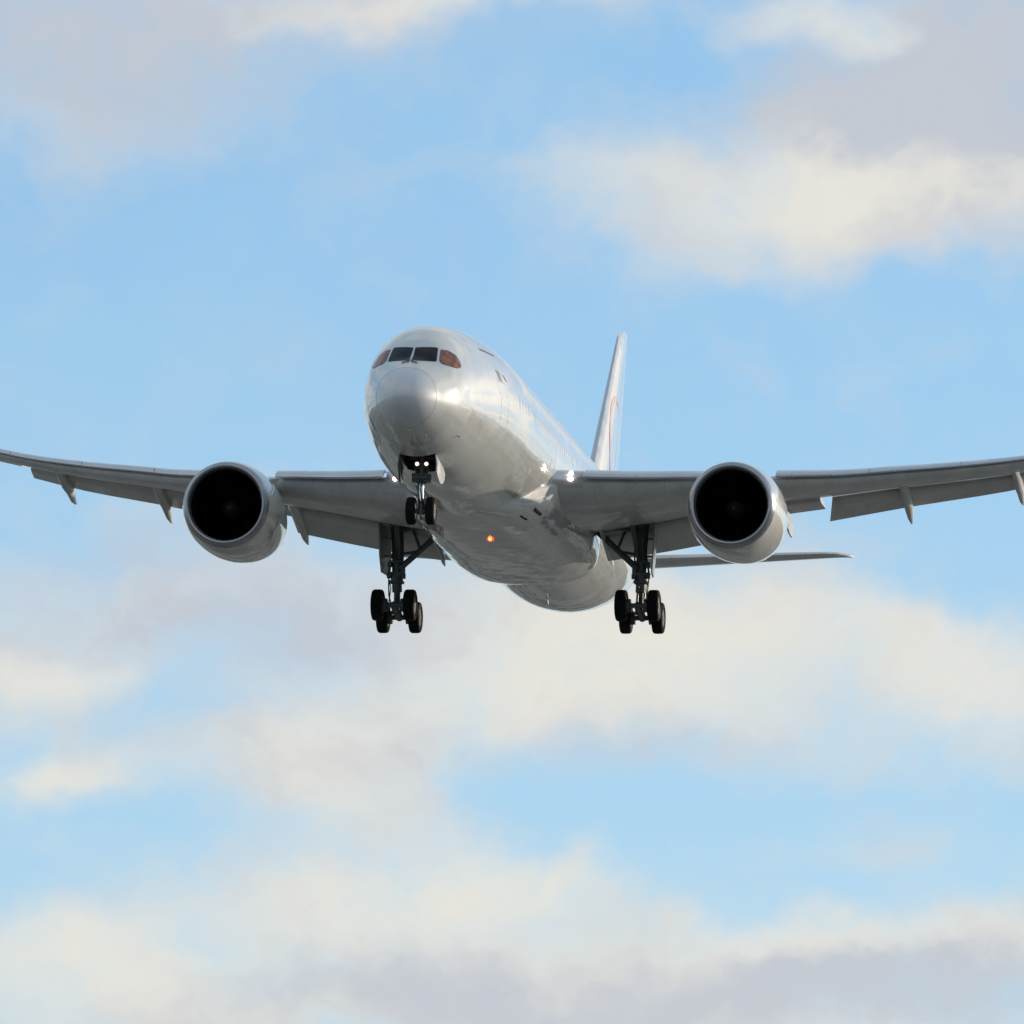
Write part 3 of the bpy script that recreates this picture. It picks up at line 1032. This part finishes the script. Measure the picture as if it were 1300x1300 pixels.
for s in (-1, 1):
    tyre((NX, s * .37, NZ), .52, .35, ng)
    l_ = MB()
    l_.lathe([(0, .068), (-.04, .064), (-.07, .04), (-.08, .01)], (NX - .26, s * .175 + .02, -2.62), 'x', 18)
    l_.build('taxi_light', M['taxilamp'], ng)
    l_ = MB()
    l_.lathe([(0.02, .135), (.15, .11), (.22, .04)], (NX - .26, s * .175 + .02, -2.62), 'x', 18)
    l_.build('light_housing', M['dark'], ng)
    # bay doors hang open on both sides
    d_ = MB()
    top = []
    for k in range(7):
        x = BAYX0 + .15 + (BAYX1 - BAYX0 - .3) * k / 6
        t_, bt, wd, zc_ = sect(x)
        z = zc_ - (zc_ - bt) * math.sqrt(1 - ((BAYW + .02) / wd) ** 2)
        top.append((x, s * (BAYW + .02 + (.08 * (x - BAYX0) if s < 0 else 0)), z - .01))
    def lens(k):
        return math.sin(math.pi * (.12 + .76 * k / 6)) ** .5
    low = [(p[0] + .1, p[1] + s * .03, -2.62 - .72 * lens(k)) for k, p in enumerate(top)]
    mid = [(p[0] + .05, p[1] + s * .05, (p[2] + q[2]) / 2) for p, q in zip(top, low)]
    d_.loft([[top[k], mid[k], low[k], (low[k][0], low[k][1] - s * .05, low[k][2] + .01), (mid[k][0], mid[k][1] - s * .05, mid[k][2]), (top[k][0], top[k][1] - s * .05, top[k][2] + .02)] for k in range(7)])
    d_.build('gear_door', M['ndoor'] if s > 0 else M['gear'], ng)  # jet's right door darker: inner grey paint plus shade put into the colour

# main gear
GX, GY, GZ = 31.2, 4.9, -4.52
for sg in (1, -1):
    Y = lambda y: sg * y
    mb = MB()
    mb.tube([(GX - .1, Y(4.97), -1.0), (GX - .05, Y(4.93), -2.0), (GX - .03, Y(4.92), -3.0)], [.24, .22, .2], 20)
    mb.tube([(GX - .03, Y(4.92), -2.95), (GX - .03, Y(4.92), -3.35)], [.27, .24], 20)
    mb.tube([(GX - .03, Y(4.92), -3.3), (GX, Y(4.9), -3.75)], .2, 20)
    # trunnion
    mb.tube([(GX - 1.1, Y(4.95), -1.05), (GX + .6, Y(4.95), -1.05)], .2, 14)
    # truck beam, tilted with the rear wheels low
    tb = rad(11.5)
    dxb, dzb = .74 * math.cos(tb), .74 * math.sin(tb)
    mb.tube([(GX - dxb - .05, Y(GY), GZ + dzb), (GX + dxb + .05, Y(GY), GZ - dzb)], .16, 14)
    for e in (-1, 1):
        mb.tube([(GX + e * dxb, Y(GY - .85), GZ - e * dzb), (GX + e * dxb, Y(GY + .85), GZ - e * dzb)], .1, 12)
    for ex in (-1, 1):       # brake packs
        for ey in (-1, 1):
            mb.tube([(GX + ex * dxb, Y(GY + ey * .28), GZ - ex * dzb), (GX + ex * dxb, Y(GY + ey * .52), GZ - ex * dzb)], .27, 18)
    mb.tube([(GX, Y(GY), GZ - .12), (GX, Y(GY), GZ + .3)], .2, 14)
    # torque links behind and in front
    mb.tube([(GX + .2, Y(4.95), -3.2), (GX + .62, Y(4.98), -3.75), (GX + .15, Y(4.95), -4.3)], [.09, .06, .08], 8)
    # truck positioner and hydraulic lines
    mb.tube([(GX - .2, Y(4.85), -3.1), (GX - .6, Y(4.85), -4.3)], .05, 8)
    mb.tube([(GX - .12, Y(5.2), -2.7), (GX - .1, Y(5.24), -3.3), (GX - .2, Y(5.2), -3.9), (GX - .3, Y(5.1), -4.25)], .03, 6)
    mb.tube([(GX - .12, Y(5.12), -2.2), (GX - .1, Y(5.28), -3.1), (GX - .1, Y(5.14), -3.6), (GX - .2, Y(5.2), -4.2)], .022, 6)
    mb.tube([(GX - .15, Y(4.72), -1.2), (GX - .18, Y(4.66), -2.2), (GX - .15, Y(4.7), -3.3)], .035, 6)
    for zz in (-2.55, -3.05, -3.35):
        mb.box((GX - .3, Y(4.92) - .27, zz - .05), (GX + .2, Y(4.92) + .27, zz + .05))
    for (yy, zz) in ((4.64, -3.12), (5.22, -3.1), (5.2, -2.65), (4.66, -2.9)):
        mb.box((GX - .25, Y(yy) - .08, zz - .1), (GX - .05, Y(yy) + .08, zz + .1))
    mg = mb.build('main_gear', M['gear'], sharp=35)
    mb = MB()
    mb.tube([(GX, Y(4.9), -3.6), (GX, Y(4.9), -4.35)], .13, 18)
    mb.build('piston', M['chrome'] if False else M['gear'], mg)
    mb = MB()
    mb.tube([(GX - .15, Y(4.8), -2.82), (GX - .12, Y(3.95), -2.05), (GX - .1, Y(3.15), -1.3)], [.13, .12, .14], 12)
    mb.tube([(GX - .2, Y(4.0), -2.0), (GX - .2, Y(4.2), -1.45), (GX - .15, Y(4.35), -1.15)], .06, 8)
    mb.tube([(GX - .15, Y(4.85), -2.25), (GX - .15, Y(3.9), -2.1)], .06, 8)
    mb.build('side_brace', M['gear'], mg)
    mb = MB()
    mb.tube([(GX - .3, Y(4.75), -1.25), (GX - 1.2, Y(3.3), -1.22)], .11, 10)
    mb.tube([(GX - .2, Y(4.85), -2.5), (GX - 1.9, Y(4.7), -1.0)], .10, 10)
    mb.build('drag_brace', M['gear'], mg)
    for ex in (-1, 1):
        for ey in (-1, 1):
            tyre((GX + ex * dxb, Y(GY + ey * .65), GZ - ex * dzb), .63, .46, mg)
    # outboard door fixed to the leg
    d_ = MB()
    yo = 5.40
    pts = [(GX + a, Y(yo + b_ - .085 * a), z) for a, b_, z in ((-.95, .04, -1.05), (.95, .04, -1.1), (.9, -.02, -2.4), (.6, -.06, -3.05), (-.75, -.06, -3.05), (-.95, -.02, -2.4))]
    d_.slab(pts, (0, Y(.06), 0))
    for zz in (-1.6, -2.3):
        d_.tube([(GX - .05, Y(5.1), zz), (GX - .05, Y(yo), zz)], .05, 8)
    d_.build('gear_door', M['gdoor'], mg, smooth=False)
    # dark slab in the wing root, its colour standing for the bay's shade
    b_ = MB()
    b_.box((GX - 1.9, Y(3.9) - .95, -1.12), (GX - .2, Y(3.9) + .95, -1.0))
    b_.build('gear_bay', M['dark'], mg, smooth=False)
